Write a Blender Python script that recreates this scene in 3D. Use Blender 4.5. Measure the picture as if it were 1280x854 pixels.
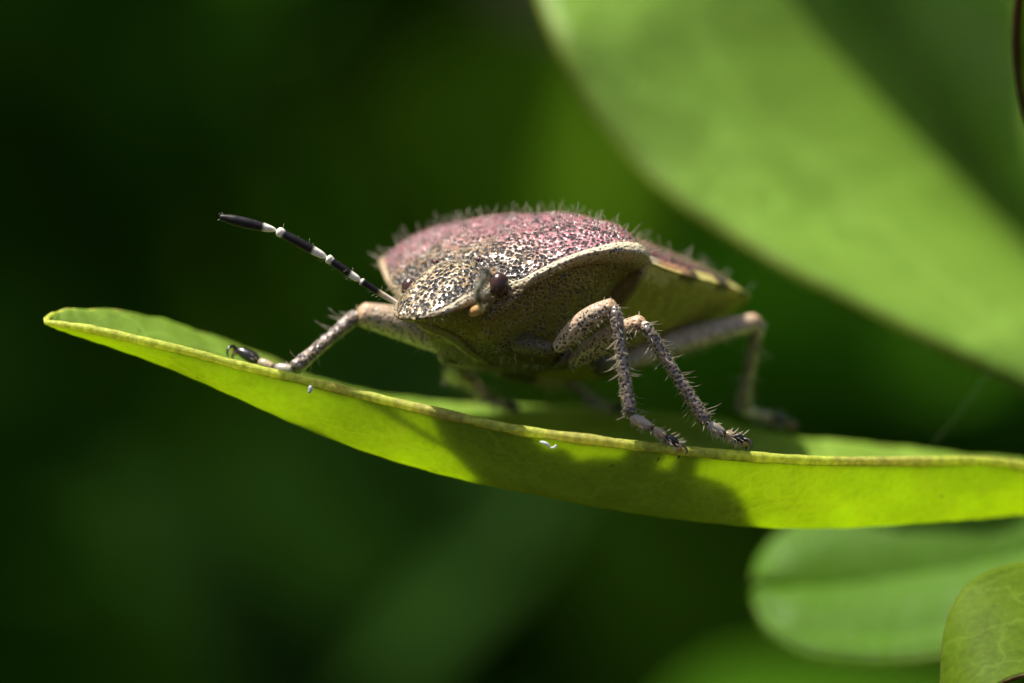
import bpy, math, random
import numpy as np
from mathutils import Matrix, Vector
from mathutils.bvhtree import BVHTree

# ------------------------------------------------------------------ scene, 1 unit = 1 mm
sc = bpy.context.scene
for o in list(bpy.data.objects):
    bpy.data.objects.remove(o, do_unlink=True)
sc.unit_settings.system = 'METRIC'
sc.unit_settings.scale_length = 0.001
C = sc.collection
rng = np.random.default_rng(7)
random.seed(7)

DIST = 150.0            # camera to the plane of focus (y = 0)
PXMM = 60.0             # photo pixels per mm at that plane

cam_d = bpy.data.cameras.new('camera')
cam = bpy.data.objects.new('camera', cam_d); C.objects.link(cam)
cam.location = (0, -DIST, 0)
cam.rotation_euler = (math.radians(90), 0, 0)
cam_d.sensor_width = 36.0
cam_d.lens = 36.0 * DIST / (1280 / PXMM)
cam_d.clip_start = 1.0
cam_d.clip_end = 60000.0
cam_d.dof.use_dof = True
cam_d.dof.focus_distance = DIST - 0.1
APERTURE_R = 3.1        # lens opening radius in mm
cam_d.dof.aperture_fstop = cam_d.lens * 1e-3 / (2 * APERTURE_R)
sc.camera = cam

SUN = Vector((-0.36, 0.0, 0.93)).normalized()   # towards the sun
world = bpy.data.worlds.new('World'); sc.world = world
world.use_nodes = True
wn = world.node_tree
bg = wn.nodes['Background']
sky = wn.nodes.new('ShaderNodeTexSky')
sky.sky_type = 'NISHITA'
sky.sun_disc = False
sky.sun_elevation = math.asin(SUN.z)
sky.sun_rotation = math.atan2(SUN.x, SUN.y)
sky.air_density = 0.8
sky.dust_density = 3.0
sky.ozone_density = 0.6
wn.links.new(sky.outputs[0], bg.inputs[0])
bg.inputs[1].default_value = 0.078

sun_d = bpy.data.lights.new('sun', 'SUN')
sun_d.energy = 5.0
sun_d.angle = math.radians(0.55)
sun_d.color = (1.0, 0.95, 0.87)
sun = bpy.data.objects.new('sun', sun_d); C.objects.link(sun)
sun.rotation_euler = SUN.to_track_quat('Z', 'Y').to_euler()
sun.location = (SUN * 900)

vs = sc.view_settings
vs.view_transform = 'Standard'; vs.look = 'None'; vs.gamma = 1.0; vs.exposure = 0.76
vs.use_curve_mapping = False
sc.render.engine = 'CYCLES'
sc.cycles.use_denoising = True
sc.cycles.use_adaptive_sampling = True
sc.cycles.adaptive_threshold = 0.02
sc.cycles.max_bounces = 8
sc.cycles.diffuse_bounces = 5
sc.cycles.glossy_bounces = 3
sc.cycles.transmission_bounces = 8
sc.cycles.sample_clamp_indirect = 6.0
sc.cycles.caustics_reflective = False
sc.cycles.caustics_refractive = False


# ------------------------------------------------------------------ helpers
def P(px, py, y=0.0):
    """point at depth y (mm behind the focal plane) lying in the direction of a photo pixel"""
    k = (DIST + y) / DIST / PXMM
    return np.array(((px - 640) * k, y, (427 - py) * k))


def PL(lst):
    return np.array([P(*t) for t in lst])


def crv(pts, n, knots=None):
    """Catmull-Rom through points, n samples, chord-length spaced"""
    p = np.asarray(pts, float)
    if len(p) == 2:
        t = np.linspace(0, 1, n)[:, None]
        return p[0] * (1 - t) + p[1] * t
    d = np.r_[0, np.cumsum(np.linalg.norm(np.diff(p, axis=0), axis=1))] if knots is None else np.asarray(knots, float)
    x = np.linspace(d[0], d[-1], n)
    return np.stack([pch(d, p[:, k], x) for k in range(p.shape[1])], 1)


def pch(xs, ys, x):
    """smooth cubic through (xs, ys) with limited (Catmull) slopes"""
    xs = np.asarray(xs, float); ys = np.asarray(ys, float)
    if xs[0] > xs[-1]:
        xs, ys = xs[::-1], ys[::-1]
    h = np.diff(xs); dl = np.diff(ys) / h
    m = np.empty_like(ys)
    m[1:-1] = (h[1:] * dl[:-1] + h[:-1] * dl[1:]) / (h[1:] + h[:-1])
    m[0] = dl[0]; m[-1] = dl[-1]
    i = np.clip(np.searchsorted(xs, x) - 1, 0, len(h) - 1)
    t = np.clip((x - xs[i]) / h[i], 0, 1)
    t2, t3 = t * t, t * t * t
    return ((2 * t3 - 3 * t2 + 1) * ys[i] + (t3 - 2 * t2 + t) * h[i] * m[i]
            + (-2 * t3 + 3 * t2) * ys[i + 1] + (t3 - t2) * h[i] * m[i + 1])


def sstep(a, b, x):
    t = np.clip((x - a) / (b - a), 0, 1)
    return t * t * (3 - 2 * t)


class MB:
    """collects pieces into one mesh, with an optional colour and value for each vertex"""
    def __init__(self):
        self.v, self.f, self.c, self.n = [], [], [], 0

    def add(self, v, f, col=None):
        v = np.asarray(v, float)
        self.v.append(v)
        self.f.extend([tuple(int(i) + self.n for i in q) for q in f])
        if col is None:
            col = np.ones((len(v), 4))
        col = np.asarray(col, float)
        if col.ndim == 1:
            col = np.tile(col, (len(v), 1))
        self.c.append(col)
        self.n += len(v)

    def tube(self, pts, rad, seg=12, col=None, n=None, flat=1.0, up=(0, 0, 1), caps=True):
        pts = np.asarray(pts, float); rad = np.asarray(rad, float)
        m = len(pts)
        tg = np.gradient(pts, axis=0)
        tg /= np.linalg.norm(tg, axis=1)[:, None] + 1e-12
        a = np.cross(tg[0], up)
        if np.linalg.norm(a) < 1e-3:
            a = np.cross(tg[0], (1, 0, 0))
        a /= np.linalg.norm(a)
        V = []
        th = np.linspace(0, 2 * np.pi, seg, endpoint=False)
        for i in range(m):
            a = a - tg[i] * np.dot(a, tg[i]); a /= np.linalg.norm(a) + 1e-12
            b = np.cross(tg[i], a)
            V.append(pts[i] + rad[i] * (np.cos(th)[:, None] * a + flat * np.sin(th)[:, None] * b))
        V = np.concatenate(V)
        F = []
        for i in range(m - 1):
            for j in range(seg):
                k = (j + 1) % seg
                F.append((i * seg + j, i * seg + k, (i + 1) * seg + k, (i + 1) * seg + j))
        cc = None
        if col is not None:
            col = np.asarray(col, float)
            cc = np.repeat(col, seg, axis=0) if col.ndim == 2 else col
        if caps:
            V = np.r_[V, pts[:1], pts[-1:]]
            for j in range(seg):
                k = (j + 1) % seg
                F.append((k, j, m * seg)); F.append(((m - 1) * seg + j, (m - 1) * seg + k, m * seg + 1))
            if cc is not None and cc.ndim == 2:
                cc = np.r_[cc, col[:1], col[-1:]]
        self.add(V, F, cc)
        return self

    def hair(self, root, tip, r, bend=None):
        """tapered three-sided bristle"""
        root = np.asarray(root, float); tip = np.asarray(tip, float)
        d = tip - root
        a = np.cross(d, (0.31, 0.52, 0.8)); a /= np.linalg.norm(a) + 1e-9
        b = np.cross(d, a); b /= np.linalg.norm(b) + 1e-9
        mid = root + d * 0.55 + (0 if bend is None else bend)
        V = []
        for c, rr in ((root, r), (mid, r * 0.75)):
            for k in range(3):
                t = 2 * math.pi * k / 3
                V.append(c + rr * (math.cos(t) * a + math.sin(t) * b))
        V.append(tip)
        F = [(0, 1, 4, 3), (1, 2, 5, 4), (2, 0, 3, 5), (3, 4, 6), (4, 5, 6), (5, 3, 6)]
        self.add(V, F)

    def build(self, name, mat, parent=None, M=None, smooth=True):
        v = np.concatenate(self.v)
        if parent is not None:
            Mi = np.array(parent_world(parent).inverted())
            v = v @ Mi[:3, :3].T + Mi[:3, 3]
        me = bpy.data.meshes.new(name)
        me.from_pydata(v.tolist(), [], self.f)
        at = me.color_attributes.new('Col', 'FLOAT_COLOR', 'POINT')
        at.data.foreach_set('color', np.concatenate(self.c).astype(np.float32).ravel())
        if smooth:
            me.polygons.foreach_set('use_smooth', np.ones(len(me.polygons), bool))
        for m in (mat if isinstance(mat, (list, tuple)) else [mat]):
            me.materials.append(m)
        me.update()
        ob = bpy.data.objects.new(name, me); C.objects.link(ob)
        if parent is not None:
            ob.parent = parent
        return ob


WORLD = {}


def parent_world(o):
    return WORLD.get(o.name, Matrix.Identity(4))


def empty(name, M, parent=None):
    o = bpy.data.objects.new(name, None); C.objects.link(o)
    o.empty_display_size = 0.5
    if isinstance(M, (tuple, list, np.ndarray)) and not isinstance(M, Matrix):
        M = Matrix.Translation(Vector(M))
    WORLD[o.name] = M
    if parent is not None:
        o.parent = parent
        o.matrix_local = parent_world(parent).inverted() @ M
    else:
        o.matrix_world = M
    return o


def tag(o, label=None, cat=None, group=None, kind=None):
    for k, v in (('label', label), ('category', cat), ('group', group), ('kind', kind)):
        if v:
            o[k] = v
    return o


# ------------------------------------------------------------------ materials
def new_mat(name):
    m = bpy.data.materials.new(name); m.use_nodes = True
    nt = m.node_tree; nt.nodes.clear()
    return m, nt


def nd(nt, t, **kw):
    n = nt.nodes.new(t)
    for k, v in kw.items():
        if k.startswith('i_'):
            n.inputs[k[2:].replace('_', ' ')].default_value = v
        else:
            setattr(n, k, v)
    return n


def lk(nt, a, b):
    nt.links.new(a, b)


def ramp(nt, src, stops, interp='LINEAR'):
    r = nd(nt, 'ShaderNodeValToRGB')
    r.color_ramp.interpolation = interp
    while len(r.color_ramp.elements) < len(stops):
        r.color_ramp.elements.new(0.5)
    for e, (p, c) in zip(r.color_ramp.elements, stops):
        e.position = p
        e.color = c if len(c) == 4 else (*c, 1)
    lk(nt, src, r.inputs[0])
    return r.outputs[0]


def mixc(nt, fac, a, b, mode='MIX'):
    m = nd(nt, 'ShaderNodeMix', data_type='RGBA', blend_type=mode)
    for s, v in ((m.inputs[0], fac), (m.inputs[6], a), (m.inputs[7], b)):
        if hasattr(v, 'is_output'):
            lk(nt, v, s)
        else:
            s.default_value = v if not isinstance(v, tuple) or len(v) == 4 else (*v, 1)
    return m.outputs[2]


def mth(nt, op, a, b=None, c=None, clamp=False):
    m = nd(nt, 'ShaderNodeMath', operation=op, use_clamp=clamp)
    for s, v in zip(m.inputs, (a, b, c)):
        if v is None:
            continue
        if hasattr(v, 'is_output'):
            lk(nt, v, s)
        else:
            s.default_value = v
    return m.outputs[0]


def noise(nt, co, scale, detail=3.0, rough=0.55, dist=0.0):
    n = nd(nt, 'ShaderNodeTexNoise')
    n.inputs['Scale'].default_value = scale
    n.inputs['Detail'].default_value = detail
    n.inputs['Roughness'].default_value = rough
    n.inputs['Distortion'].default_value = dist
    lk(nt, co, n.inputs['Vector'])
    return n.outputs['Fac']


def voro(nt, co, scale, feature='F1', rand=1.0, out='Distance'):
    n = nd(nt, 'ShaderNodeTexVoronoi', feature=feature)
    n.inputs['Scale'].default_value = scale
    n.inputs['Randomness'].default_value = rand
    lk(nt, co, n.inputs['Vector'])
    return n.outputs[out]


def leaf_material(name, base, trans, tfac=0.5, rough=0.42, spec=0.5, var=0.25, dots=0.0, scale=1.0, und=0.0, attr=False, bump=0.6, veins=0.0):
    """plant blade: glossy skin over flesh that lets light through"""
    m, nt = new_mat(name)
    co = nd(nt, 'ShaderNodeTexCoord').outputs['Object']
    out = nd(nt, 'ShaderNodeOutputMaterial')
    n1 = noise(nt, co, 0.55 * scale, 4.0, 0.6)
    n2 = noise(nt, co, 7.0 * scale, 3.0, 0.6)
    f = mth(nt, 'ADD', mth(nt, 'MULTIPLY', n1, 0.65), mth(nt, 'MULTIPLY', n2, 0.35))
    lo = tuple(c * (1 - var) for c in base); hi = tuple(min(1, c * (1 + var)) for c in base)
    cb = ramp(nt, f, [(0.3, lo), (0.7, hi)])
    lo = tuple(c * (1 - var) for c in trans); hi = tuple(min(1, c * (1 + var * 0.8)) for c in trans)
    ct = ramp(nt, f, [(0.3, lo), (0.7, hi)])
    if attr:
        ca = nd(nt, 'ShaderNodeVertexColor', layer_name='Col').outputs['Color']
        cb = mixc(nt, 1.0, cb, ca, 'MULTIPLY'); ct = mixc(nt, 1.0, ct, ca, 'MULTIPLY')
    wv = nd(nt, 'ShaderNodeVectorMath', operation='ADD'); lk(nt, co, wv.inputs[0])
    nv = nd(nt, 'ShaderNodeTexNoise'); nv.inputs['Scale'].default_value = 1.6 * scale; nv.inputs['Detail'].default_value = 3.0
    lk(nt, co, nv.inputs['Vector'])
    sv = nd(nt, 'ShaderNodeVectorMath', operation='SCALE'); sv.inputs['Scale'].default_value = 0.9 / scale
    lk(nt, nv.outputs['Color'], sv.inputs[0]); lk(nt, sv.outputs[0], wv.inputs[1])
    wco = wv.outputs[0]
    if veins:
        mp = nd(nt, 'ShaderNodeMapping'); mp.inputs['Scale'].default_value = (0.55, 1.0, 1.0); mp.inputs['Rotation'].default_value = (0.3, 0.4, 0.5)
        lk(nt, wco, mp.inputs['Vector'])
        ve = voro(nt, mp.outputs[0], 0.85 * scale, 'DISTANCE_TO_EDGE'); vf = voro(nt, wco, 3.4 * scale, 'DISTANCE_TO_EDGE')
        l1 = mth(nt, 'SUBTRACT', 1.0, mth(nt, 'DIVIDE', ve, 0.05, clamp=True)); l2 = mth(nt, 'SUBTRACT', 1.0, mth(nt, 'DIVIDE', vf, 0.07, clamp=True))
        lv = mth(nt, 'ADD', mth(nt, 'MULTIPLY', l1, veins), mth(nt, 'MULTIPLY', l2, veins * 0.4))
        cb = mixc(nt, lv, cb, tuple(min(1, c * 1.7 + .03) for c in base)); ct = mixc(nt, lv, ct, tuple(min(1, c * 0.55 + .30 * (k < 2)) for k, c in enumerate(trans)))
    if dots:
        d = voro(nt, wco, 1.25 * scale)
        sel = noise(nt, co, 0.9 * scale, 1.0)
        msk = mth(nt, 'MULTIPLY', mth(nt, 'SUBTRACT', 1.0, mth(nt, 'DIVIDE', mth(nt, 'SUBTRACT', d, 0.03), 0.06, clamp=True)), mth(nt, 'GREATER_THAN', sel, 0.48))
        msk = mth(nt, 'MULTIPLY', msk, dots)
        cb = mixc(nt, msk, cb, (0.05, 0.05, 0.01)); ct = mixc(nt, msk, ct, (0.08, 0.09, 0.01))
    # fine net of cells and a shallow waviness
    e = voro(nt, co, 9.0 * scale, 'DISTANCE_TO_EDGE')
    h = mth(nt, 'ADD', mth(nt, 'MULTIPLY', mth(nt, 'MINIMUM', e, 0.12), 0.20), mth(nt, 'MULTIPLY', noise(nt, co, 16 * scale, 2.0), 0.04))
    if und:
        h = mth(nt, 'ADD', h, mth(nt, 'MULTIPLY', noise(nt, co, 0.22 * scale, 2.0), und))
    bp = nd(nt, 'ShaderNodeBump'); bp.inputs['Strength'].default_value = bump; bp.inputs['Distance'].default_value = 0.35 / scale
    lk(nt, h, bp.inputs['Height'])
    pr = nd(nt, 'ShaderNodeBsdfPrincipled')
    lk(nt, cb, pr.inputs['Base Color'])
    pr.inputs['Roughness'].default_value = rough
    pr.inputs['Specular IOR Level'].default_value = spec
    lk(nt, bp.outputs[0], pr.inputs['Normal'])
    tr = nd(nt, 'ShaderNodeBsdfTranslucent')
    lk(nt, ct, tr.inputs['Color'])
    mx = nd(nt, 'ShaderNodeMixShader'); mx.inputs[0].default_value = tfac
    lk(nt, pr.outputs[0], mx.inputs[1]); lk(nt, tr.outputs[0], mx.inputs[2])
    lk(nt, mx.outputs[0], out.inputs[0])
    return m


def cuticle_material(name, scale=8.0, rough=0.28, pit=(0.012, 0.010, 0.011), bump=0.6, attr_pit=True, thr=0.3, grain=0.2):
    """insect skin: colour from the Col attribute, pitted with dark punctures (alpha of Col = how wide the pits are)"""
    m, nt = new_mat(name)
    out = nd(nt, 'ShaderNodeOutputMaterial')
    co = nd(nt, 'ShaderNodeTexCoord').outputs['Object']
    vc = nd(nt, 'ShaderNodeVertexColor', layer_name='Col')
    col = vc.outputs['Color']
    d = voro(nt, co, scale)
    jit = noise(nt, co, scale * 0.35, 2.0)
    d = mth(nt, 'ADD', d, mth(nt, 'MULTIPLY', mth(nt, 'SUBTRACT', jit, 0.5), -0.35))
    t = vc.outputs['Alpha'] if attr_pit else thr
    k = mth(nt, 'DIVIDE', mth(nt, 'SUBTRACT', d, mth(nt, 'SUBTRACT', t, 0.10)), 0.14, clamp=True)     # 0 in the pit
    g = noise(nt, co, scale * 0.8, 4.0, 0.7)
    c2 = mixc(nt, 1.0, col, ramp(nt, g, [(0.3, (1 - 1.6 * grain,) * 3), (0.7, (1 + grain,) * 3)]), 'MULTIPLY')
    cc = mixc(nt, k, pit, c2)
    h = mth(nt, 'ADD', mth(nt, 'MULTIPLY', mth(nt, 'SMOOTH_MIN', d, 0.62, 0.2), mth(nt, 'MULTIPLY', t, 2.2)), mth(nt, 'MULTIPLY', noise(nt, co, scale * 2.2, 1.0), 0.10))
    bp = nd(nt, 'ShaderNodeBump'); bp.inputs['Strength'].default_value = bump; bp.inputs['Distance'].default_value = 0.9 / scale
    lk(nt, h, bp.inputs['Height'])
    pr = nd(nt, 'ShaderNodeBsdfPrincipled')
    lk(nt, cc, pr.inputs['Base Color'])
    pr.inputs['Roughness'].default_value = rough
    pr.inputs['Specular IOR Level'].default_value = 0.35
    lk(nt, mth(nt, 'MULTIPLY', mth(nt, 'SUBTRACT', t, 0.27), 5.0, clamp=True), pr.inputs['Coat Weight'])
    pr.inputs['Coat Roughness'].default_value = 0.19
    pr.inputs['Coat IOR'].default_value = 1.75
    lk(nt, bp.outputs[0], pr.inputs['Normal']); lk(nt, bp.outputs[0], pr.inputs['Coat Normal'])
    lk(nt, pr.outputs[0], out.inputs[0])
    return m


def plain_material(name, col=None, rough=0.3, spec=0.5, trans=0.0, coat=0.0, var=0.15, vscale=6.0, attr=False, bump=0.0):
    m, nt = new_mat(name)
    out = nd(nt, 'ShaderNodeOutputMaterial')
    co = nd(nt, 'ShaderNodeTexCoord').outputs['Object']
    n = noise(nt, co, vscale, 3.0)
    src = nd(nt, 'ShaderNodeVertexColor', layer_name='Col').outputs['Color'] if attr else None
    mul = ramp(nt, n, [(0.3, (1 - var,) * 3), (0.7, (1 + var,) * 3)])
    if attr and col is not None:
        src = mixc(nt, 1.0, src, (*col, 1), 'MULTIPLY')
    c = mixc(nt, 1.0, src if attr else (*col, 1), mul, 'MULTIPLY')
    pr = nd(nt, 'ShaderNodeBsdfPrincipled')
    lk(nt, c, pr.inputs['Base Color'])
    pr.inputs['Roughness'].default_value = rough
    pr.inputs['Specular IOR Level'].default_value = spec
    pr.inputs['Coat Weight'].default_value = coat
    pr.inputs['Coat Roughness'].default_value = 0.08
    if bump:
        bp = nd(nt, 'ShaderNodeBump'); bp.inputs['Strength'].default_value = bump; bp.inputs['Distance'].default_value = 0.5 / vscale
        lk(nt, n, bp.inputs['Height']); lk(nt, bp.outputs[0], pr.inputs['Normal'])
    sh = pr.outputs[0]
    if trans:
        tr = nd(nt, 'ShaderNodeBsdfTranslucent'); lk(nt, c, tr.inputs['Color'])
        mx = nd(nt, 'ShaderNodeMixShader'); mx.inputs[0].default_value = trans
        lk(nt, sh, mx.inputs[1]); lk(nt, tr.outputs[0], mx.inputs[2]); sh = mx.outputs[0]
    lk(nt, sh, out.inputs[0])
    return m


M = {}
M['perch'] = leaf_material('perch_leaf_flesh', (0.24, 0.37, 0.05), (0.62, 0.79, 0.04), 0.60, 0.45, 0.4, 0.30, dots=0.8, veins=0.7)
M['rim'] = plain_material('leaf_margin', (0.72, 0.76, 0.15), 0.5, 0.3, trans=0.6, var=0.3, vscale=7.0, attr=True, bump=0.5)
M['big'] = leaf_material('big_leaf_flesh', (0.23, 0.39, 0.045), (0.34, 0.60, 0.02), 0.42, 0.40, 0.5, 0.25, scale=0.35, und=0.6, veins=0.4)
M['low'] = leaf_material('lower_leaf_flesh', (0.095, 0.215, 0.012), (0.25, 0.45, 0.02), 0.40, 0.45, 0.15, 0.14, scale=0.4, und=0.6)
M['near'] = leaf_material('near_leaf_flesh', (0.12, 0.20, 0.010), (0.42, 0.54, 0.02), 0.5, 0.6, 0.10, 0.35, dots=0.4, bump=0.15, veins=0.3)
M['hedge'] = plain_material('hedge_leaf_flesh', (0.100, 0.265, 0.010), 0.7, 0.05, trans=0.45, var=0.25, vscale=0.08, attr=True)
M['soil'] = plain_material('soil', (0.035, 0.026, 0.018), 0.9, 0.2, var=0.4, vscale=0.05, bump=0.6)
M['stem'] = plain_material('stem_skin', (0.13, 0.17, 0.04), 0.5, 0.4, var=0.25, vscale=1.5, bump=0.3)
M['body'] = cuticle_material('bug_skin', 13.0, 0.5, bump=1.0)
M['leg'] = cuticle_material('bug_leg_skin', 13.0, 0.36, bump=0.7)
M['antenna'] = plain_material('antenna_skin', rough=0.45, spec=0.3, attr=True, var=0.12, vscale=14, bump=0.25)
M['eye'] = plain_material('eye_lens', (0.045, 0.016, 0.010), 0.22, 0.6, var=0.4, vscale=22, bump=0.3)
M['ocellus'] = plain_material('ocellus_lens', (0.09, 0.005, 0.012), 0.12, 0.6, coat=0.6)
M['hair'] = plain_material('bristle', (0.78, 0.70, 0.54), 0.3, 0.6, trans=0.35, var=0.1)
M['claw'] = plain_material('claw_horn', rough=0.18, spec=0.6, attr=True, var=0.1)
M['white'] = plain_material('white_scale', (0.75, 0.77, 0.76), 0.4, 0.5, trans=0.3, var=0.1)
M['silk'] = plain_material('silk', (0.75, 0.78, 0.6), 0.25, 0.6, trans=0.4)

# ------------------------------------------------------------------ ground, far below the plants
gm = MB()
gx = np.linspace(-20000, 20000, 41)
gx = np.sign(gx) * np.abs(gx / 20000) ** 3 * 20000
gv = np.array([(x, y, -420 + 18 * math.sin(x * 0.0011) * math.cos(y * 0.0013) + 1500 * float(sstep(350, 1500, y))) for y in gx for x in gx])
gm.add(gv, [(j * 41 + i, j * 41 + i + 1, (j + 1) * 41 + i + 1, (j + 1) * 41 + i) for j in range(40) for i in range(40)])
tag(gm.build('ground', M['soil']), kind='structure')


# ------------------------------------------------------------------ background foliage: one mass, far out of focus
def leaf_patch(mb, c, ax, nrm, L, W, fold, droop, col, k=6):
    ax = ax / np.linalg.norm(ax)
    sd = np.cross(nrm, ax); sd /= np.linalg.norm(sd); nn = np.cross(ax, sd)
    t = np.linspace(0, 1, k)
    w = W * 0.5 * np.sin(np.pi * t ** 0.85) ** 0.8
    V = []
    for i in range(k):
        base = c + ax * (t[i] - 0.5) * L - nn * droop * L * (t[i] - 0.5) ** 2 * 4
        V += [base - sd * w[i] + nn * fold * w[i], base, base + sd * w[i] + nn * fold * w[i]]
    F = []
    for i in range(k - 1):
        a = i * 3
        F += [(a, a + 1, a + 4, a + 3), (a + 1, a + 2, a + 5, a + 4)]
    mb.add(V, F, np.tile(col, (3 * k, 1)))


hb = MB()
HEDGE_SEED = 63
hr = np.random.default_rng(HEDGE_SEED)
N_H = 9200
for i in range(N_H):
    if i < 6800:
        c = np.array((hr.uniform(-230, 230), 140 + 170 * hr.random() ** 0.8, hr.uniform(-190, 215)))
    else:                                                    # deeper layer that closes the gaps
        c = np.array((hr.uniform(-210, 210), hr.uniform(290, 420), hr.uniform(-200, 200)))
    ax = hr.normal(size=3) * (1, 0.6, 0.8) + (0, -0.5, -0.2)
    nr = hr.normal(size=3) * 0.55 + (0, -0.45, 0.75)
    L = hr.uniform(15, 29) * (1.7 if i >= 6800 else 1)
    tone = hr.uniform(0.6, 1.3)
    col = (tone * hr.uniform(0.8, 1.25), tone, tone * hr.uniform(0.5, 1.8), 1)
    leaf_patch(hb, c, ax, nr, L, L * hr.uniform(0.42, 0.6), hr.uniform(0.1, 0.45), hr.uniform(-0.1, 0.3), col)
for px, py, ax, L, tone in ((455, 640, (.25, -.3, .9), 17, .36), (520, 720, (.7, -.3, .6), 14, .28), (300, 760, (-.6, -.3, .7), 15, .24)):   # a few shoots that lean out of the hedge
    leaf_patch(hb, P(px, py, 104), np.array(ax), np.array((.1, -.7, .7)), L, L * .6, .2, .1, (tone * .9, tone, tone * 2.6, 1))
tag(hb.build('background_foliage', M['hedge']), 'deep green foliage far out of focus behind the bug', 'foliage', kind='stuff')


# ------------------------------------------------------------------ leaf the bug stands on
def grid_faces(nu, nv, flip=False, off=0):
    F = []
    for i in range(nu - 1):
        for j in range(nv - 1):
            q = (i * nv + j, (i + 1) * nv + j, (i + 1) * nv + j + 1, i * nv + j + 1)
            F.append(tuple(x + off for x in (q[::-1] if flip else q)))
    return F


def solid_sheet(G, th):
    """closed blade of thickness th (array) about the grid G[nu, nv, 3]"""
    nu, nv = G.shape[:2]
    du = np.gradient(G, axis=0); dv = np.gradient(G, axis=1)
    N = np.cross(du, dv); N /= np.linalg.norm(N, axis=2)[..., None] + 1e-12
    A = (G + N * th[..., None] * 0.5).reshape(-1, 3); B = (G - N * th[..., None] * 0.5).reshape(-1, 3)
    F = grid_faces(nu, nv) + grid_faces(nu, nv, True, nu * nv)
    o = nu * nv
    ring = [i * nv for i in range(nu)] + [(nu - 1) * nv + j for j in range(1, nv)] + \
           [i * nv + nv - 1 for i in range(nu - 2, -1, -1)] + [j for j in range(nv - 2, 0, -1)]
    for a, b in zip(ring, ring[1:] + ring[:1]):
        F.append((b, a, a + o, b + o))
    return np.r_[A, B], F


RIM = PL([(57, 403, .6), (75, 405, .45), (120, 413, .25), (200, 431, .05), (280, 451, 0), (360, 471, -.05), (450, 493, -.1), (550, 517, -.5),
          (650, 538, -.72), (750, 552, -.7), (850, 563, -.5), (950, 572, -.05), (1050, 577, .9), (1160, 577, 2.0), (1225, 576, 2.6),
          (1290, 585, 3.0), (1400, 612, 3.4), (1540, 650, 4.2), (1630, 666, 5.3)])
KEEL = PL([(57, 406, .8), (78, 412, .9), (130, 428, 1.0), (215, 459, 1.0), (300, 496, 1.0), (385, 534, 1.0), (480, 569, 1.0), (580, 597, 1.0),
           (680, 618, 1.0), (775, 636, 1.0), (870, 649, 1.2), (965, 657, 1.7), (1060, 657, 2.4), (1165, 650, 3.2), (1228, 645, 3.8),
           (1290, 640, 4.2), (1400, 640, 4.6), (1540, 664, 5.0), (1630, 671, 5.5)])
FAR = PL([(58, 399, .9), (80, 390, 1.5), (125, 389, 2.2), (200, 402, 3.2), (265, 422, 4.0), (330, 449, 4.7), (410, 480, 5.5), (520, 503, 6.2),
          (620, 507, 6.9), (720, 511, 7.3), (810, 518, 7.4), (890, 526, 7.4), (960, 543, 7.3), (1060, 555, 7.2), (1165, 567, 7.2),
          (1280, 578, 7.2), (1400, 600, 7.0), (1540, 640, 6.4), (1630, 664, 5.7)])
NU, NV = 260, 64
kk = np.arange(len(RIM))
r_, k_, f_ = (crv(c, NU, kk) for c in (RIM, KEEL, FAR))
wob = np.linspace(0, 40, NU)
f_[:, 2] += 0.02 * np.sin(wob * 1.3) + 0.015 * np.sin(wob * 2.9)
G = np.zeros((NU, NV, 3))
for i in range(NU):
    R, K, F = r_[i], k_[i], f_[i]
    w = np.linalg.norm(F - R)
    a1 = R * 0.45 + K * 0.55 + np.array((0, -0.16, -0.02)) * min(1, w / 3)
    K2 = K + np.array((0, 0.06, 0.0))
    m1 = K * 0.62 + F * 0.38 + np.array((0, 0, 0.10)) * (F[2] - K[2])
    m2 = K * 0.28 + F * 0.72 + np.array((0, 0, 0.12)) * (F[2] - K[2])
    G[i] = crv([R, a1, K2, m1, m2, F], NV, [0, 0.16, 0.34, 0.6, 0.82, 1.0])
G += 0.012 * np.sin(np.arange(NU) * 0.9)[:, None, None] * np.array((0, 0, 1)) * np.linspace(0.2, 1, NV)[None, :, None]
perch = empty('leaf', P(1560, 645, 4))
tag(perch, 'long yellow green leaf with curled rim that the bug stands on', 'leaf')
th = 0.11 * np.ones((NU, NV)); th *= np.clip(np.linspace(0, 12, NU), 0.25, 1)[:, None]
mb = MB(); mb.add(*solid_sheet(G, th)); blade = mb.build('blade', M['perch'], perch)
bvh_v = G.reshape(-1, 3)
LEAF = BVHTree.FromPolygons([Vector(v) for v in bvh_v], grid_faces(NU, NV))


def floor_z(x, y):
    h = LEAF.ray_cast(Vector((x, y, 5.0)), Vector((0, 0, -1)))
    return h[0].z + 0.06 if h[0] is not None else -2.0


# thick pale margin that runs round the blade
mg = MB()
path = np.r_[f_[::-1], r_[1:]]
rad = np.r_[np.linspace(0.05, 0.06, NU), np.interp(np.linspace(0, 1, NU - 1), [0, .02, .1, .5, .75, 1], [.05, .07, .10, .125, .12, .12])]
nz = np.convolve(rng.normal(size=len(path)), np.ones(5) / 5, 'same')
nz2 = np.convolve(rng.normal(size=len(path)), np.ones(13) / 13, 'same')
rad = rad * (1 + 0.16 * nz)
pth = path + np.stack([0 * nz, 0.02 * nz2, 0.02 * nz2], 1)
brown = sstep(0.25, 0.6, nz2 * 1.6)[:, None]
cols = np.ones((len(path), 4)) * (1, 1, 1, 1)
cols[:, :3] = (1 - 0.4 * brown) * (1, 1, 0.9) + 0.4 * brown * (0.75, 0.55, 1.2)
mg.tube(pth, rad, 12, cols, flat=0.9)
mg.build('margin', M['rim'], perch)

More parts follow.
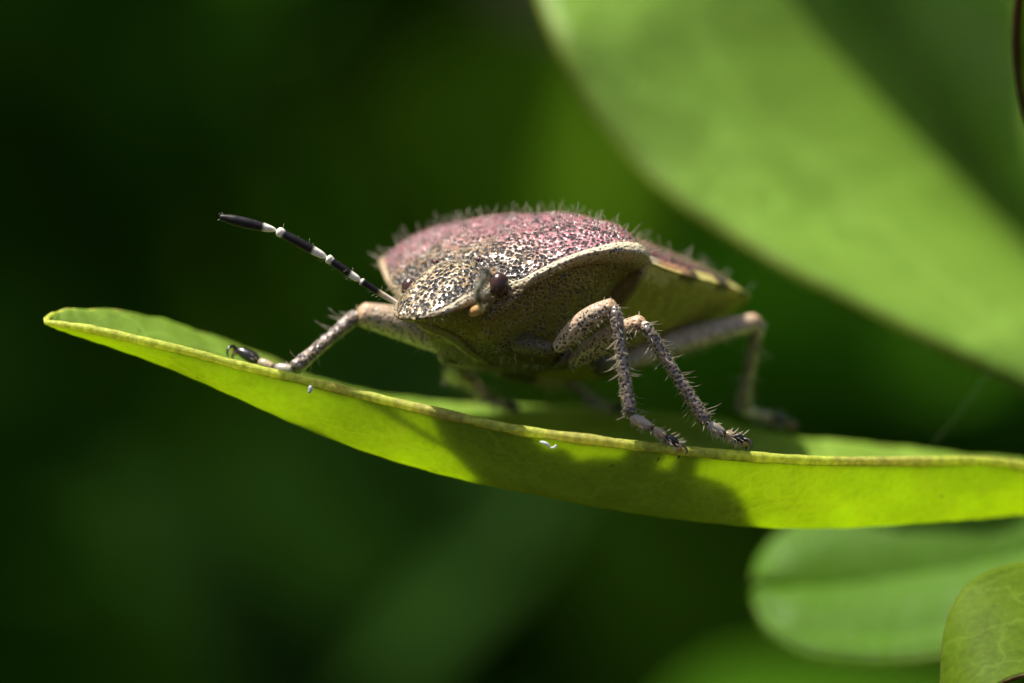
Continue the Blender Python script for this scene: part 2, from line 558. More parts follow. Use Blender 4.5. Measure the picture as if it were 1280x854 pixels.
# ------------------------------------------------------------------ the other leaves round it
def curve_leaf(name, label, curves, mat, th, bulge, n=70, rim=None, rimr=0.1, rimcol=(1, 1, 1, 1), rimcol2=None, mv=26, midrib=None, wave=0.0):
    """blade through several curves that run base to tip; bulge arches each strip between two of them"""
    cs = [crv(PL(c), n) for c in curves]
    cols = []
    for a, b, bu in zip(cs[:-1], cs[1:], bulge):
        t = np.linspace(0, 1, mv)[None, :, None]
        seg = a[:, None] * (1 - t) + b[:, None] * t
        du = np.gradient(a, axis=0); nn = np.cross(du, b - a); nn /= np.linalg.norm(nn, axis=1)[:, None] + 1e-9
        seg = seg + nn[:, None] * bu * np.sin(np.pi * t)
        cols.append(seg if not cols else seg[:, 1:])
    Gr = np.concatenate(cols, 1)
    if wave:
        s = np.linspace(0, 1, n)[:, None]; q = np.linspace(0, 1, Gr.shape[1])[None]
        Gr[..., 1] += wave * (np.sin(s * 17 + q * 6) * np.sin(q * 9 + 1) + 0.6 * np.sin(s * 9 - q * 11))
        Gr[..., 2] += 0.4 * wave * np.sin(s * 23 + q * 4)
    root = empty(name, cs[len(cs) // 2][0])
    tag(root, label, 'leaf')
    m_ = MB(); m_.add(*solid_sheet(Gr, th * np.ones(Gr.shape[:2]))); m_.build('blade', mat, root)
    if midrib is not None:
        m_ = MB(); m_.tube(cs[midrib], np.linspace(rimr * 2.6, rimr, n), 8, (0.3, 0.42, 0.16, 1)); m_.build('midrib', M['rim'], root)
    if rim:
        for e in (Gr[:, 0], Gr[:, -1]):
            q = np.convolve(rng.normal(size=n), np.ones(7) / 7, 'same')[:, None]
            cc = np.array(rimcol) * (1 - sstep(0, .5, q)) + np.array(rimcol2 or rimcol) * sstep(0, .5, q)
            m_ = MB(); m_.tube(e, rimr * (1 + 0.2 * q[:, 0]), 8, cc); m_.build('margin', M['rim'], root)
    return root


curve_leaf('leaf', 'huge blurred pale green leaf filling the upper right corner',
           [[(1590, 600, 9.5), (1420, 548, 13.1), (1280, 477, 12.2), (1160, 428, 11.8), (1080, 389, 11.8), (1000, 345, 11.8), (920, 293, 12.2), (850, 249, 12.5), (790, 199, 13.1), (738, 136, 13.5), (700, 60, 13.8), (672, -20, 14.7), (640, -150, 15.5), (760, -420, 19)],
            [(1590, 600, 9.5), (1450, 470, 18.1), (1360, 392, 18.9), (1300, 318, 19.8), (1255, 262, 20.2), (1212, 200, 20.6), (1172, 140, 20.9), (1136, 80, 21.3), (1102, 20, 21.9), (1065, -50, 22.2), (1010, -150, 23.0), (760, -420, 19)],
            [(1590, 600, 9.5), (1505, 430, 16.5), (1450, 270, 17.2), (1420, 170, 17.2), (1385, 60, 17.4), (1345, -60, 18), (1280, -190, 19), (760, -420, 19)]],
           M['big'], 0.22, (-0.7, 0.1), rim=True, rimr=0.10, rimcol=(0.55, 0.62, 0.4, 1), midrib=1, wave=0.22)

curve_leaf('leaf', 'blurred rounded green leaf beneath the perch leaf at lower right',
           [[(944, 730, 11.2), (950, 702, 11.8), (972, 674, 12.1), (1012, 652, 12.4), (1100, 625, 12.7), (1220, 600, 12.9), (1380, 585, 12.5), (1580, 640, 9.5)],
            [(943, 738, 11.1), (965, 738, 11.1), (1000, 738, 11.1), (1060, 735, 11.2), (1150, 722, 11.3), (1260, 702, 11.4), (1400, 676, 11.2), (1580, 642, 9.5)],
            [(944, 746, 11.0), (956, 772, 10.6), (985, 788, 10.2), (1040, 798, 10.0), (1170, 792, 10.0), (1260, 772, 10), (1400, 736, 10), (1580, 644, 9.5)],
            [(945, 752, 10.9), (960, 786, 10.3), (1000, 814, 9.8), (1070, 827, 9.5), (1170, 822, 9.5), (1260, 800, 9.6), (1400, 756, 9.7), (1580, 646, 9.5)]],
           M['low'], 0.2, (-0.2, -0.1, -0.05), rim=True, rimr=0.10, rimcol=(0.33, 0.4, 0.3, 1))

curve_leaf('leaf', 'sharp green leaf with brown rim in the bottom right corner',
           [[(1222, 985, -.6), (1190, 930, .3), (1179, 880, .4), (1178, 840, .6), (1180, 804, .9), (1191, 762, 1.3), (1212, 730, 1.7), (1246, 712, 2.1), (1290, 705, 2.6), (1400, 716, 3), (1570, 770, 4.5)],
            [(1224, 988, -.6), (1226, 930, -.9), (1224, 898, -.9), (1232, 874, -.9), (1246, 858, -.9), (1266, 848, -.8), (1295, 842, -.7), (1330, 842, -.5), (1370, 843, -.2), (1440, 832, .8), (1570, 774, 4.5)]],
           M['near'], 0.09, (-0.22,), rim=True, rimr=0.045, rimcol=(0.32, 0.18, 0.25, 1), rimcol2=(0.55, 0.5, 0.5, 1))

curve_leaf('leaf', 'dark brown edged leaf cut off by the right border near the top',
           [[(1370, -210, 2), (1300, -80, 2), (1280, -30, 2.4), (1272, 20, 2.8), (1271, 60, 3), (1274, 100, 3.2), (1282, 140, 3.4), (1310, 195, 4), (1440, 330, 5.5)],
            [(1374, -208, 2), (1415, -90, 3), (1410, -30, 3), (1385, 30, 3), (1385, 70, 3), (1400, 110, 3.4), (1412, 160, 3.8), (1430, 230, 4.4), (1443, 328, 5.5)]],
           M['near'], 0.1, (0.3,), rim=True, rimr=0.10, rimcol=(0.16, 0.10, 0.12, 1))

curve_leaf('leaf', 'faint dark green leaf far out of focus along the bottom edge',
           [[(845, 905, 98), (890, 864, 99), (950, 846, 100), (1030, 852, 101), (1120, 870, 102), (1250, 895, 103)],
            [(820, 975, 92), (870, 980, 92), (950, 985, 92), (1040, 990, 92), (1130, 1000, 92), (1250, 1005, 93)]],
           M['hedge'], 0.3, (1.5,))

def stalk(leaf, a, b, r=.28):
    p = crv([a, a * .55 + b * .45 + np.array((0, 0, .35)), b], 16)
    m_ = MB(); m_.tube(p, np.linspace(r * .7, r, 16), 10); m_.build('stalk', M['stem'], leaf)


LV = sorted((o for o in bpy.data.objects if o.get('category') == 'leaf'), key=lambda o: o.name)
STEM = crv([(20.5, 13, -420), (19.5, 11, -200), (18.2, 9, -60), (17.9, 8.6, -6), (17.6, 8.4, 6), (17.2, 8.8, 30), (16.5, 9.5, 60)], 90)
m_ = MB(); m_.tube(STEM, np.interp(np.linspace(0, 1, 90), [0, .8, 1], [2.2, .75, .4]), 14)
tag(m_.build('plant_stem', M['stem']), 'upright green stem beyond the right border that carries the leaves', 'stem')
on_stem = lambda z: np.array([np.interp(z, STEM[:, 2], STEM[:, k]) for k in range(3)])
for o, a in zip(LV, (P(1630, 667, 5.5), P(1590, 600, 9.5), P(1580, 643, 9.5), P(1571, 772, 4.5), P(1441, 329, 5.5))):
    stalk(o, a, on_stem(a[2] - .8))

# ------------------------------------------------------------------ the shield bug
YAW = math.radians(35); PITCH = math.radians(5); ROLL = math.radians(2.2)
hd = Vector((-math.sin(YAW) * math.cos(PITCH), -math.cos(YAW) * math.cos(PITCH), math.sin(PITCH)))
lf = Vector((math.cos(YAW), -math.sin(YAW), 0.0))
upv = hd.cross(lf)
lf2 = (lf * math.cos(ROLL) + upv * math.sin(ROLL)); up2 = hd.cross(lf2)
ORG = Vector((0.02, 2.3, 1.86))


def B(u, v, w):
    q = ORG + hd * u + lf2 * v + up2 * w
    return np.array(q)


Rm = Matrix((hd, lf2, up2)).transposed().to_4x4()
bug = empty('shield_bug', Matrix.Translation(ORG + up2 * -4.2) @ Rm)
tag(bug, 'pink and brown hairy shield bug straddling the leaf, facing left', 'insect')

# outline and profiles along the body axis u (tail to head)
prof_a = [(-7.7, .05), (-7.5, .55), (-7, 1.25), (-6, 2.05), (-5, 2.62), (-4, 2.95), (-3, 3.06), (-2, 3.0), (-1.3, 2.9), (-.75, 2.98), (-.35, 3.2), (0, 3.3),
          (.35, 3.2), (.8, 2.94), (1.2, 2.60), (1.6, 2.22), (1.85, 1.93), (1.97, 1.7), (2.06, 1.22), (2.2, 1.08), (2.45, 1.02), (2.75, .97), (3.05, .90), (3.3, .78), (3.48, .62), (3.6, .40), (3.66, .05)]
prof_t = [(-7.7, -.38), (-7, -.2), (-6, .0), (-5, .24), (-3, .60), (-1.6, .80), (-1.0, .86), (-.5, .90), (0, .84), (.5, .66), (1, .38), (1.5, .05), (1.85, -.2), (2.0, -.33),
          (2.1, -.33), (2.3, -.36), (2.6, -.50), (3.0, -.82), (3.25, -1.10), (3.48, -1.38), (3.6, -1.56), (3.66, -1.64)]
prof_e = [(-7.7, -.42), (-6, -.45), (-4, -.44), (-2, -.34), (-1, -.22), (-.4, -.2), (0, -.18), (.4, -.15), (.8, -.18), (1.2, -.31), (1.6, -.55), (1.9, -.80), (2.06, -1.0), (2.4, -1.12),
          (2.8, -1.28), (3.2, -1.46), (3.5, -1.62), (3.66, -1.68)]
prof_b = [(-7.7, -.47), (-7, -.85), (-6, -1.35), (-5, -1.85), (-4, -2.2), (-3, -2.38), (-2, -2.48), (-1, -2.46), (0, -2.44), (.8, -2.40), (1.4, -2.25), (1.9, -2.0), (2.3, -1.86), (2.8, -1.80), (3.2, -1.78), (3.5, -1.76), (3.6, -1.74), (3.66, -1.71)]
us = np.r_[np.linspace(-7.7, -1.4, 110), np.linspace(-1.37, 1.8, 120), np.linspace(1.82, 2.2, 30), np.linspace(2.22, 3.66, 80)]
pf = lambda pr, x: pch([p[0] for p in pr], [p[1] for p in pr], x)
A_, T_, E_, B_ = (pf(p, us) for p in (prof_a, prof_t, prof_e, prof_b))
NT, NB_ = 121, 80
th_t = np.linspace(-np.pi / 2, np.pi / 2, NT)
s_t = np.sin(th_t)
s_b = np.sin(np.linspace(np.pi / 2, -np.pi / 2, NB_))[1:-1]
V = []; COL = []
HSH = 0.09          # the head is turned a little to the bug's left
cream = np.array((.56, .48, .32)); pink = np.array((.37, .125, .145)); brown = np.array((.26, .14, .05)); tan = np.array((.30, .22, .11))
olive = np.array((.24, .22, .025)); dark = np.array((.03, .022, .02)); yel = np.array((.60, .52, .16))
wnoise = lambda x, y: (np.sin(x * 5.1 + 1.3 * np.sin(y * 3.7)) + np.sin(y * 6.3 + 1.7 * np.sin(x * 4.1)) + np.sin((x + y) * 9.7) * .6) / 2.6
for u, a, t, e, b in zip(us, A_, T_, E_, B_):
    head = sstep(1.95, 2.08, u)
    # upper side
    s = s_t; av = np.abs(s); v = a * s
    rear = sstep(-.6, -1.2, u)
    pro = (1 - rear) * sstep(1.2, .3, u)
    shape = (1 - av ** (2.1 + .3 * head + .4 * rear + .6 * pro)) ** (.82 - .1 * head - .08 * rear - .14 * pro)
    w = e + (t - e) * shape
    w += -0.15 * np.exp(-((u - 1.97) / .09) ** 2) * sstep(.9, .7, av)                            # neck groove
    w += 0.07 * np.exp(-((u - 1.25) / .3) ** 2) * np.exp(-((np.abs(v) - .8) / .4) ** 2)      # two swellings of the pronotum
    w += head * (-0.05 * np.exp(-((np.abs(v) - .26) / .05) ** 2) * sstep(2.4, 2.8, u))      # clypeus grooves
    w += (1 - head) * sstep(-.9, -.7, u) * 0.05 * sstep(.94, .985, av)                   # reflexed rim of the pronotum
    w += head * 0.045 * sstep(.88, .97, av) * sstep(2.4, 2.7, u)
    w -= 0.07 * sstep(-.85, -1.0, u)                                                     # step behind the pronotum
    if u < -.95:
        tri = 1.75 * (1 - (-.95 - u) / 4.6)
        w += (-0.05) * np.exp(-((np.abs(v) - tri) / .05) ** 2) + 0.05 * sstep(tri + .02, tri - .1, np.abs(v))
        w -= 0.05 * np.exp(-((av - .93) / .012) ** 2)
    w += (1 - head) * .035 * wnoise(v * .9 + 2, u * 1.1) * sstep(1.0, .8, av) * sstep(-1.2, -.8, u)
    # colours of the upper side
    n_ = wnoise(v * 1.1, u * 1.3)
    pk = sstep(1.75, .85, u + .28 * n_ - .25 * av)[:, None]
    c = (1 - pk) * (brown * .75 + tan * .2 * (1 + .35 * n_[:, None])) + pk * pink * (1 + .12 * n_[:, None])
    if u < -.9:
        sc_ = sstep(tri + .03, tri - .03, np.abs(v))[:, None]
        c = sc_ * (tan * .7 + pink * .3) + (1 - sc_) * pink * .9
        c = c * (1 - .55 * sstep(-5.2, -5.8, u)) + np.array((.16, .10, .06)) * .55 * sstep(-5.2, -5.8, u)
    pit = np.full(len(s), .53) + .06 * n_
    if head > 0:
        hc = np.array((.26, .165, .06)) + cream * .34 * np.exp(-((np.abs(v) - .33) / .14) ** 2)[:, None] + cream * .22 * np.exp(-(v / .1) ** 2)[:, None]
        hc = hc * (1 - .18 * n_[:, None])
        c = c * (1 - head) + hc * head
        pit = pit * (1 - head) + head * (.60 + .05 * n_ - .10 * np.exp(-((np.abs(v) - .33) / .12) ** 2) + .06 * sstep(.5, .9, av))
    # dark neck, orange patch behind each eye
    nk = np.exp(-((u - 1.95) / .10) ** 2) * .8
    c = c * (1 - nk)
    og = (np.exp(-((u - 2.04) / .09) ** 2) * np.exp(-((np.abs(v) - .86) / .09) ** 2))[:, None]
    c = c * (1 - og) + np.array((.55, .32, .11)) * og; pit = pit - .35 * og[:, 0]
    # pale callous rim
    if u > -.95:
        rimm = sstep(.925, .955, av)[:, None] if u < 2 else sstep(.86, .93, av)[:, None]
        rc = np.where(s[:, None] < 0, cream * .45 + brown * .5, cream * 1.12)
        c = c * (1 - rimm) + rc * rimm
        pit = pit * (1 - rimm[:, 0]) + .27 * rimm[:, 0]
    else:
        band = .5 + .5 * math.sin((u + .55) * 2 * math.pi / 1.35)
        bc = yel * 1.1 * sstep(.38, .55, band) + dark * sstep(.55, .38, band)
        if u > -2.6:
            k2 = float(sstep(-2.6, -2.0, u)); bc = bc * (1 - k2) + np.array((.45, .24, .12)) * k2
            k3 = float(sstep(-1.5, -1.2, u)); bc = bc * (1 - k3) + cream * k3
        rimm = sstep(.925, .94, av)[:, None]
        c = c * (1 - rimm) + bc * rimm
        pit = pit * (1 - rimm[:, 0]) + .22 * rimm[:, 0]
    v = v + HSH * sstep(1.9, 2.2, u)
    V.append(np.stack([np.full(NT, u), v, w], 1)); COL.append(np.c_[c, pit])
    # underside
    s = s_b; av = np.abs(s); v = a * s
    tuck = .62 + .10 * head                                                       # tucks in below the margin
    g = (1 - av ** (1.5 + .3 * head)) ** (.85)
    thin = sstep(1.0, .93, av)
    w = e - .05 * (1 - .6 * head) * sstep(1.0, .985, av) + (b - e) * g * (.15 + .85 * thin)
    if -.7 < u < 1.95:
        w = e - .06 * sstep(1.0, .98, av) + (b - e) * (1 - sstep(.2, .9, av)) - .18 * sstep(.99, .88, av)
        w = np.maximum(w, b)
    n_ = wnoise(v * 1.7 + 4, u * 2.1)
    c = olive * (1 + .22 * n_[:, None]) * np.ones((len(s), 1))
    if u < -.9:
        c = c * 1.3
    else:
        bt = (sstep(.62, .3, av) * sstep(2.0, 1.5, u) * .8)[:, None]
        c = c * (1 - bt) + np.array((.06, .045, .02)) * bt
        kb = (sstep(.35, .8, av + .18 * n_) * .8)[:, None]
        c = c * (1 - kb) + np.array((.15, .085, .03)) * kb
    rimm = sstep(.90, .98, av)[:, None]
    edge = np.array((.42, .32, .17)) if u > -.95 else yel
    if u < -1.8:
        band = .5 + .5 * math.sin((u + .55) * 2 * math.pi / 1.35)
        edge = yel * (.12 + .88 * sstep(.2, .5, band))
        rimm = sstep(.95, .985, av)[:, None]
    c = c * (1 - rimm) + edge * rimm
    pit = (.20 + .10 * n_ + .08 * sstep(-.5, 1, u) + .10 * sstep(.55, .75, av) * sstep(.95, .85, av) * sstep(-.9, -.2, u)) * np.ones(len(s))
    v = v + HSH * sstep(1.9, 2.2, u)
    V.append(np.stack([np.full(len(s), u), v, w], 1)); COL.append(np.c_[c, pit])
Vb = np.concatenate(V); Cb = np.concatenate(COL)
ring = NT + NB_ - 2
Fb = []
for i in range(len(us) - 1):
    for j in range(ring):
        k = (j + 1) % ring
        Fb.append((i * ring + j, (i + 1) * ring + j, (i + 1) * ring + k, i * ring + k))
n0 = len(Vb)
for (st, uu, flip) in ((0, us[0], False), ((len(us) - 1) * ring, us[-1], True)):
    Vb = np.r_[Vb, [[uu, 0, Vb[st:st + ring, 2].mean()]]]; Cb = np.r_[Cb, Cb[st:st + 1]]
    for j in range(ring):
        k = (j + 1) % ring
        q = (st + k, st + j, len(Vb) - 1)
        Fb.append(q[::-1] if flip else q)
Rn = np.array([hd, lf2, up2])
Wb = np.array(ORG) + Vb @ Rn
mb = MB(); mb.add(Wb, Fb, Cb)
body = mb.build('body', M['body'], bug)


def ball(mb, c, r3, axes=None, col=None, nu=18, nv=12):
    ax = np.eye(3) if axes is None else np.asarray(axes)
    V = []; F = []
    for i in range(nv + 1):
        ph = math.pi * i / nv
        for j in range(nu):
            t = 2 * math.pi * j / nu
            V.append(np.array(c) + np.array((math.sin(ph) * math.cos(t) * r3[0], math.sin(ph) * math.sin(t) * r3[1], math.cos(ph) * r3[2])) @ ax)
    for i in range(nv):
        for j in range(nu):
            k = (j + 1) % nu
            F.append((i * nu + j, (i + 1) * nu + j, (i + 1) * nu + k, i * nu + k))
    mb.add(V, F, col)


for sg in (1, -1):
    m_ = MB(); ball(m_, B(2.22, sg * 1.13 + HSH, -.93), (.21, .20, .27), Rn, nu=28, nv=20)
    m_.build('eye', M['eye'], bug)
    m_ = MB(); ball(m_, B(2.14, sg * .56 + HSH, -.37), (.075, .075, .055), Rn)
    m_.build('ocellus', M['ocellus'], bug)

# beak folded under the head
m_ = MB()
bk = crv([B(3.5, .05, -1.72), B(3.25, .05, -1.80), B(2.8, 0, -1.86), B(2.2, 0, -1.96), B(1.4, 0, -2.26), B(.6, 0, -2.38), B(-.2, 0, -2.40)], 40)
bc = np.tile((.26, .25, .05, .2), (40, 1)); bc[28:] = (.1, .07, .03, .2)
m_.tube(bk, np.interp(np.linspace(0, 1, 40), [0, .15, .3, .32, .6, .62, 1], [.09, .11, .09, .11, .08, .09, .04]), 12, bc)
m_.build('beak', M['leg'], bug)

# ---- antennae
WHT = (.84, .79, .66); BLK = (.010, .008, .008); TANC = (.45, .27, .10)


def antenna(pts, name='antenna'):
    """pts: the joints (6) from the head to the tip"""
    pts = np.asarray(pts)
    ant = empty(name, pts[0], bug)
    spec = [  # radius profile, colour stops along the segment
        ([.085, .10, .085], [(0, TANC), (1, TANC)]),
        ([.05, .055, .062], [(0, WHT), (.45, (.6, .48, .3)), (.55, BLK), (.92, BLK), (1, WHT)]),
        ([.062, .075, .07], [(0, WHT), (.27, WHT), (.32, BLK), (.82, BLK), (.86, WHT), (1, WHT)]),
        ([.06, .088, .092, .07], [(0, WHT), (.25, WHT), (.29, BLK), (.86, BLK), (.89, WHT), (1, WHT)]),
        ([.05, .085, .105, .10, .05], [(0, WHT), (.20, WHT), (.25, BLK), (1, BLK)]),
    ]
    for i, (rp, stops) in enumerate(spec):
        a, b = pts[i], pts[i + 1]
        n = 40
        t = np.linspace(0, 1, n)
        line = a + (b - a) * t[:, None]
        r = np.interp(t, np.linspace(0, 1, len(rp)), rp) * 1.15
        if 1 <= i <= 3:                 # white knuckle at the end of each segment
            r = r * (1 + .25 * np.exp(-((t - .93) / .05) ** 2))
        if i >= 2:                      # thin waist where it starts
            r = r * (1 - .4 * np.exp(-(t / .06) ** 2))
        r = r * np.sqrt(np.clip(1 - (np.clip((t - .96) / .04, 0, 1)) ** 2 * .85, 0, 1)) * np.sqrt(np.clip(.25 + t / .03, 0, 1))
        cc = np.stack([np.interp(t, [s[0] for s in stops], [s[1][k] for s in stops]) for k in range(3)], 1)
        m_ = MB(); m_.tube(line, r, 14, np.c_[cc, np.ones(n)]); m_.build('segment', M['antenna'], ant)
    m_ = MB()
    for i in range(1, 5):
        a, b = pts[i], pts[i + 1]; d = (b - a) / np.linalg.norm(b - a)
        for _ in range([0, 10, 10, 12, 20][i]):
            q = a + (b - a) * rng.random(); rv = rng.normal(size=3); rv -= d * rv.dot(d); rv /= np.linalg.norm(rv)
            L = .13 if i < 4 else .06
            m_.hair(q + rv * .05, q + rv * (.06 + L * rng.uniform(.6, 1.2)) + d * .07, .004)
    tag(m_.build('bristles', M['hair'], ant), kind='stuff')


antenna([P(513, 387, .25), P(497, 380, .15), P(450, 351, 0), P(408, 322, -.05), P(345.5, 288, -.1), P(274, 271, -.1)])
antenna([P(590, 391, -.7), P(602, 386, -1.15), P(596, 366, -2.8), P(601, 355, -3.9), P(606, 346, -5.2), P(611, 338, -6.8)])

# ---- legs
LEGC = np.array((.40, .285, .185)); LEGP = np.array((.55, .44, .31)); LEGD = np.array((.10, .075, .06))


def bristles(mb, line, rad, n, lo, hi, r=.011, tilt=.5, side=None):
    tg = np.gradient(line, axis=0); tg /= np.linalg.norm(tg, axis=1)[:, None]
    for _ in range(n):
        i = rng.integers(1, len(line) - 1)
        d = tg[i]; rv = rng.normal(size=3)
        if side is not None:
            rv += np.array(side)
        rv -= d * rv.dot(d); rv /= np.linalg.norm(rv)
        L = rng.uniform(lo, hi)
        p = line[i] + (line[i + 1] - line[i]) * rng.random()
        dr = rv + d * rng.uniform(.2, 1.0) * tilt; dr /= np.linalg.norm(dr)
        mb.hair(p + rv * rad[i] * .9, p + rv * rad[i] * .9 + dr * L, r * rng.uniform(.7, 1.15), d * L * .05)


def leg(coxa, troch, knee, ankle, tarsus, claw_dir, size=1.0, fem_up=0.0, hairs=1.0, fem=.98):
    """coxa..ankle: joints; tarsus: three more points; claw_dir: where the two claws reach"""
    L = empty('leg', coxa, bug)
    coxa, troch, knee, ankle = (np.asarray(p, float) for p in (coxa, troch, knee, ankle))
    def limb(a, b, rp, n, name, sag=0.0, col=LEGC, pit=.40):
        t = np.linspace(0, 1, n)
        line = a + (b - a) * t[:, None]
        line[:, 2] += sag * np.sin(np.pi * t)
        r = np.interp(t, np.linspace(0, 1, len(rp)), rp) * size
        r = r * np.sqrt(np.clip(.2 + t / .05, 0, 1)) * np.sqrt(np.clip(.2 + (1 - t) / .05, 0, 1))
        c = np.tile(np.r_[col, pit], (n, 1)) 
        if name == 'femur':
            k = sstep(.86, 1.0, t)[:, None]; c[:, :3] = c[:, :3] * (1 - k) + LEGP * (1.05, .85, .7) * k; c[:, 3] -= .1 * k[:, 0]
        if name == 'tibia':
            k = sstep(.12, 0, t)[:, None]; c[:, :3] = c[:, :3] * (1 - k) + LEGP * k
            k = sstep(.88, 1, t)[:, None]; c[:, :3] = c[:, :3] * (1 - k) + LEGD * k
        m_ = MB(); m_.tube(line, r, 20, c)
        if name == 'femur':            # spots crowd on the lower side
            dz = (m_.v[0][:n * 20, 2].reshape(n, 20) - line[:, 2:3]) / (r[:, None] + 1e-6)
            m_.c[0][:n * 20, 3] += (-.13 * sstep(-.3, .6, dz) + .05 * sstep(0, -.6, dz)).ravel()
        m_.build(name, M['leg'], L)
        return line, r
    limb(coxa, troch, [.24, .23, .16], 14, 'coxa', 0, np.array((.10, .085, .03)), .3)
    fl, fr = limb(troch, knee, np.array([.14, .20, .25, .265, .25, .215, .175]) * fem, 44, 'femur', fem_up, LEGC * (1.25, 1.3, 1.35), .40)
    d = (knee - troch); d /= np.linalg.norm(d)
    tl, tr = limb(knee - d * .03, ankle, [.13, .155, .135, .13, .13, .138, .15, .16], 50, 'tibia', 0, LEGC * .72, .48)
    tp = [ankle] + [np.asarray(p, float) for p in tarsus]
    cols3 = [(.42, .36, .28), (.40, .30, .18), (.018, .014, .016)]
    rr = [[.09, .115, .11, .085], [.075, .095, .10, .08], [.07, .115, .12, .10, .06]]
    tl_all = []
    for i in range(3):
        n = 16; t = np.linspace(0, 1, n)
        ln = tp[i] + (tp[i + 1] - tp[i]) * t[:, None]
        r = np.interp(t, np.linspace(0, 1, len(rr[i])), rr[i]) * size
        r = r * np.sqrt(np.clip(.15 + t / .08, 0, 1)) * np.sqrt(np.clip(.15 + (1 - t) / .08, 0, 1))
        cc = np.tile((*cols3[i], 1), (n, 1))
        if i == 0:
            k = sstep(.7, .95, t)[:, None]; cc[:, :3] = cc[:, :3] * (1 - k) + np.array((.10, .07, .06)) * k
        m_ = MB(); m_.tube(ln, r, 14, cc); m_.build('tarsus_joint', M['claw'], L); tl_all.append((ln, r))
    e = tp[3]; cd = np.asarray(claw_dir, float); cd /= np.linalg.norm(cd)
    fw = tp[3] - tp[2]; fw /= np.linalg.norm(fw)
    sd = np.cross(cd, fw); sd /= np.linalg.norm(sd) + 1e-9
    for sg in (1, -1):
        pt = crv([e - fw * .03, e + (fw * .09 + sd * sg * .10) * size, e + (fw * .12 + sd * sg * .17 + cd * .12) * size, e + (fw * .05 + sd * sg * .17 + cd * .25) * size], 14)
        m_ = MB(); m_.tube(pt, np.interp(np.linspace(0, 1, 14), [0, .3, .8, 1], [.045, .036, .022, .005]) * size, 8, np.tile((.02, .012, .01, 1), (14, 1)))
        m_.build('claw', M['claw'], L)
    m_ = MB(); ball(m_, e + cd * .08 + fw * .02, (.07, .07, .06), None, (.50, .30, .12, 1), 12, 8); m_.build('foot_pad', M['claw'], L)
    m_ = MB()
    bristles(m_, tl, tr, int(120 * hairs), .05, .12, .0055, 1.3)
    bristles(m_, tl, tr, int(64 * hairs), .16, .42, .0058, .6)
    bristles(m_, fl, fr, int(46 * hairs), .12, .32, .0065, .6, side=(0, -.4, -1.4))
    bristles(m_, fl, fr, int(40 * hairs), .06, .12, .009, .9)
    for ln, r in tl_all:
        bristles(m_, ln, r, int(26 * hairs), .10, .2, .007, .9, side=(0, 0, -.8))
        bristles(m_, ln, r, int(8 * hairs), .12, .22, .010, .8)
    tag(m_.build('bristles', M['hair'], L), kind='stuff')


def foot(px, py, y):
    """where a foot meets the leaf, near the given picture direction"""
    p = P(px, py, y)
    p[2] = max(floor_z(p[0], p[1]), -9)
    return p


# the bug's left side (towards the camera)
leg(B(1.2, .7, -1.95), P(694, 438, .1), P(769, 381, -.7), P(788, 520, -.8), [P(816, 536, -.75), P(832, 546, -.7), P(847, 556, -.62)], (.15, -.25, -1), 1.0, .12, fem=.92)
leg(B(.0, 1.25, -2.25), P(712, 456, 1.4), P(804, 402, -.45), P(884, 530, -.4), [P(906, 543, -.35), P(917, 546, -.3), P(929, 550, -.25)], (.1, -.25, -1), 1.0, .05)
hf = foot(985, 531, 6.4)
leg(B(-1.3, 1.3, -2.2), P(760, 462, 3.0), P(951, 401, 4.1), P(927, 512, 5.2), [P(948, 518, 5.9), P(965, 522, 5.9), P(987, 527, 5.9)], (.2, -.2, -1), 1.08, .1)
# the far side
leg(B(1.25, -.95, -2.15), P(604, 446, 2.2), P(446, 392, 2.0), P(366, 463, .95), [P(342, 460, 1.1), P(324, 452, 1.3), P(296, 437, 1.5)], (-.3, -.2, -1), 1.08, .12, .25, fem=1.3)
leg(B(.0, -1.25, -2.25), P(560, 462, 3.9), P(580, 468, 5.2), P(612, 502, 5.3), [P(622, 506, 5.3), P(632, 507, 5.3), P(642, 508, 5.3)], (0, 0, -1), 1.0, .0, .5)
leg(B(-1.3, -1.3, -2.2), P(670, 472, 4.6), P(705, 470, 5.8), P(745, 505, 6.0), [P(755, 509, 6), P(765, 510, 6), P(776, 511, 6)], (0, 0, -1), 1.0, .0, .5)

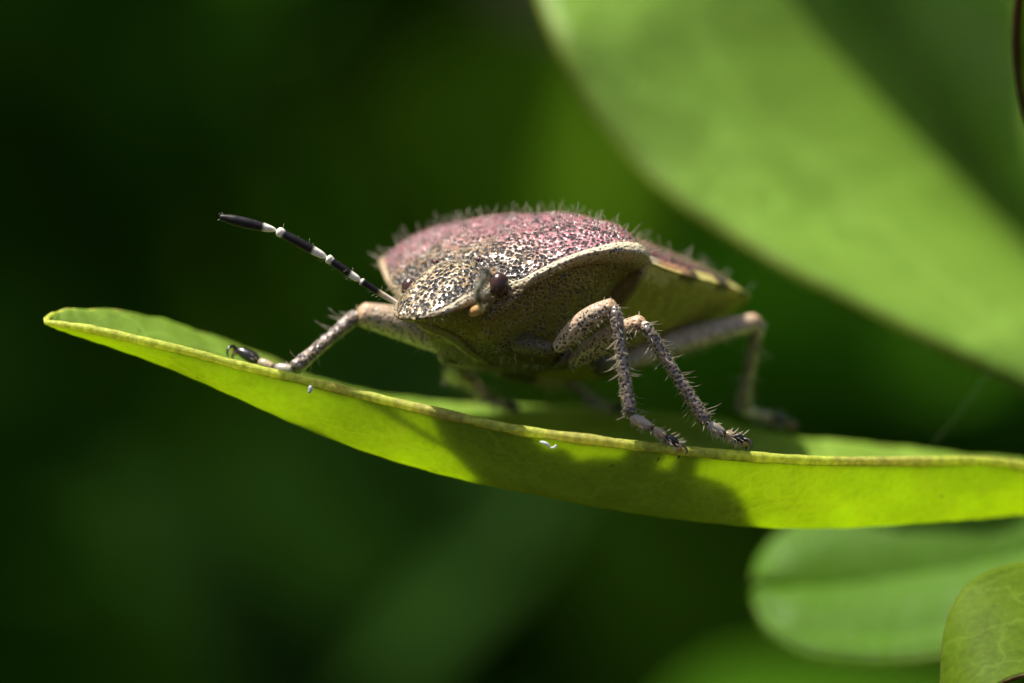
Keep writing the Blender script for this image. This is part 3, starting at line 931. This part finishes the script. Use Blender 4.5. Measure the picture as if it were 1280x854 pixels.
# ---- pelt of fine hairs on back, head and flanks
hv = Vb[:n0].reshape(len(us), ring, 3)
hw = Wb[:n0].reshape(len(us), ring, 3)
du = np.gradient(hw, axis=0); dv = np.roll(hw, -1, axis=1) - np.roll(hw, 1, axis=1)
NN = np.cross(dv, du); NN /= np.linalg.norm(NN, axis=2)[..., None] + 1e-12
if (NN[150, NT // 2] @ np.array(up2)) < 0:
    NN = -NN
m_ = MB()
area = np.linalg.norm(np.cross(du, dv), axis=2)
pw = area.copy()
uu = hv[..., 0]
up_side = np.zeros_like(pw); up_side[:, :NT] = 1
pw *= np.where(up_side > 0, np.where(uu < -1, .35, 1.0), np.where(uu > .2, 1.1, .15)) * np.where(uu > 2.0, 1.3, 1.0)
pw = (pw / pw.sum()).ravel()
idx = rng.choice(len(pw), 850, p=pw)
for q in idx:
    i, j = divmod(int(q), ring)
    if i < 3 or i > len(us) - 4:
        continue
    p = hw[i, j]; n = NN[i, j]
    dirv = n + rng.normal(size=3) * .4 + np.array(hd) * .15
    dirv /= np.linalg.norm(dirv)
    L = rng.uniform(.12, .36) if (j < NT and uu[i, j] < 1.5) else rng.uniform(.10, .22)
    m_.hair(p, p + dirv * L, .005, rng.normal(size=3) * .012)
tag(m_.build('hairs', M['hair'], bug), kind='stuff')

# ------------------------------------------------------------------ small things lying on the leaf, thread
m_ = MB()
pc = P(683, 555, -.84)
m_.tube(crv([pc + (-.14, 0, .05), pc + (-.04, -.02, .02), pc + (.05, -.02, -.03), pc + (.10, -.03, -.09)], 14), np.interp(np.linspace(0, 1, 14), [0, .2, .5, .8, 1], [.015, .06, .075, .04, .015]), 9, flat=.5)
m_.tube(crv([pc + (.08, -.03, -.08), pc + (.16, -.04, -.07), pc + (.21, -.04, -.03)], 10), np.interp(np.linspace(0, 1, 10), [0, .7, 1], [.018, .022, .03]), 8)
tag(m_.build('shed_skin_flake', M['white']), 'tiny white flake stuck below the leaf rim under the bug', 'flake')
m_ = MB(); ball(m_, P(388, 486, -.2), (.05, .045, .075), None, None, 14, 10); ball(m_, P(387, 489, -.2), (.04, .04, .05), None, None, 12, 8)
tag(m_.build('white_bead', M['white']), 'tiny white bead on the rim beside the left front foot', 'speck')
m_ = MB()
a = P(1262, 428, 5.0); b = P(1150, 572, 6.8)
tt = np.linspace(0, 1, 30)[:, None]
ln = a + (b - a) * tt; ln[:, 2] -= .12 * np.sin(np.pi * tt[:, 0])
m_.tube(ln, np.full(30, .0011), 6)
tag(m_.build('silk_thread', M['silk']), 'faint single silk thread slanting up from the leaf at right', 'thread')
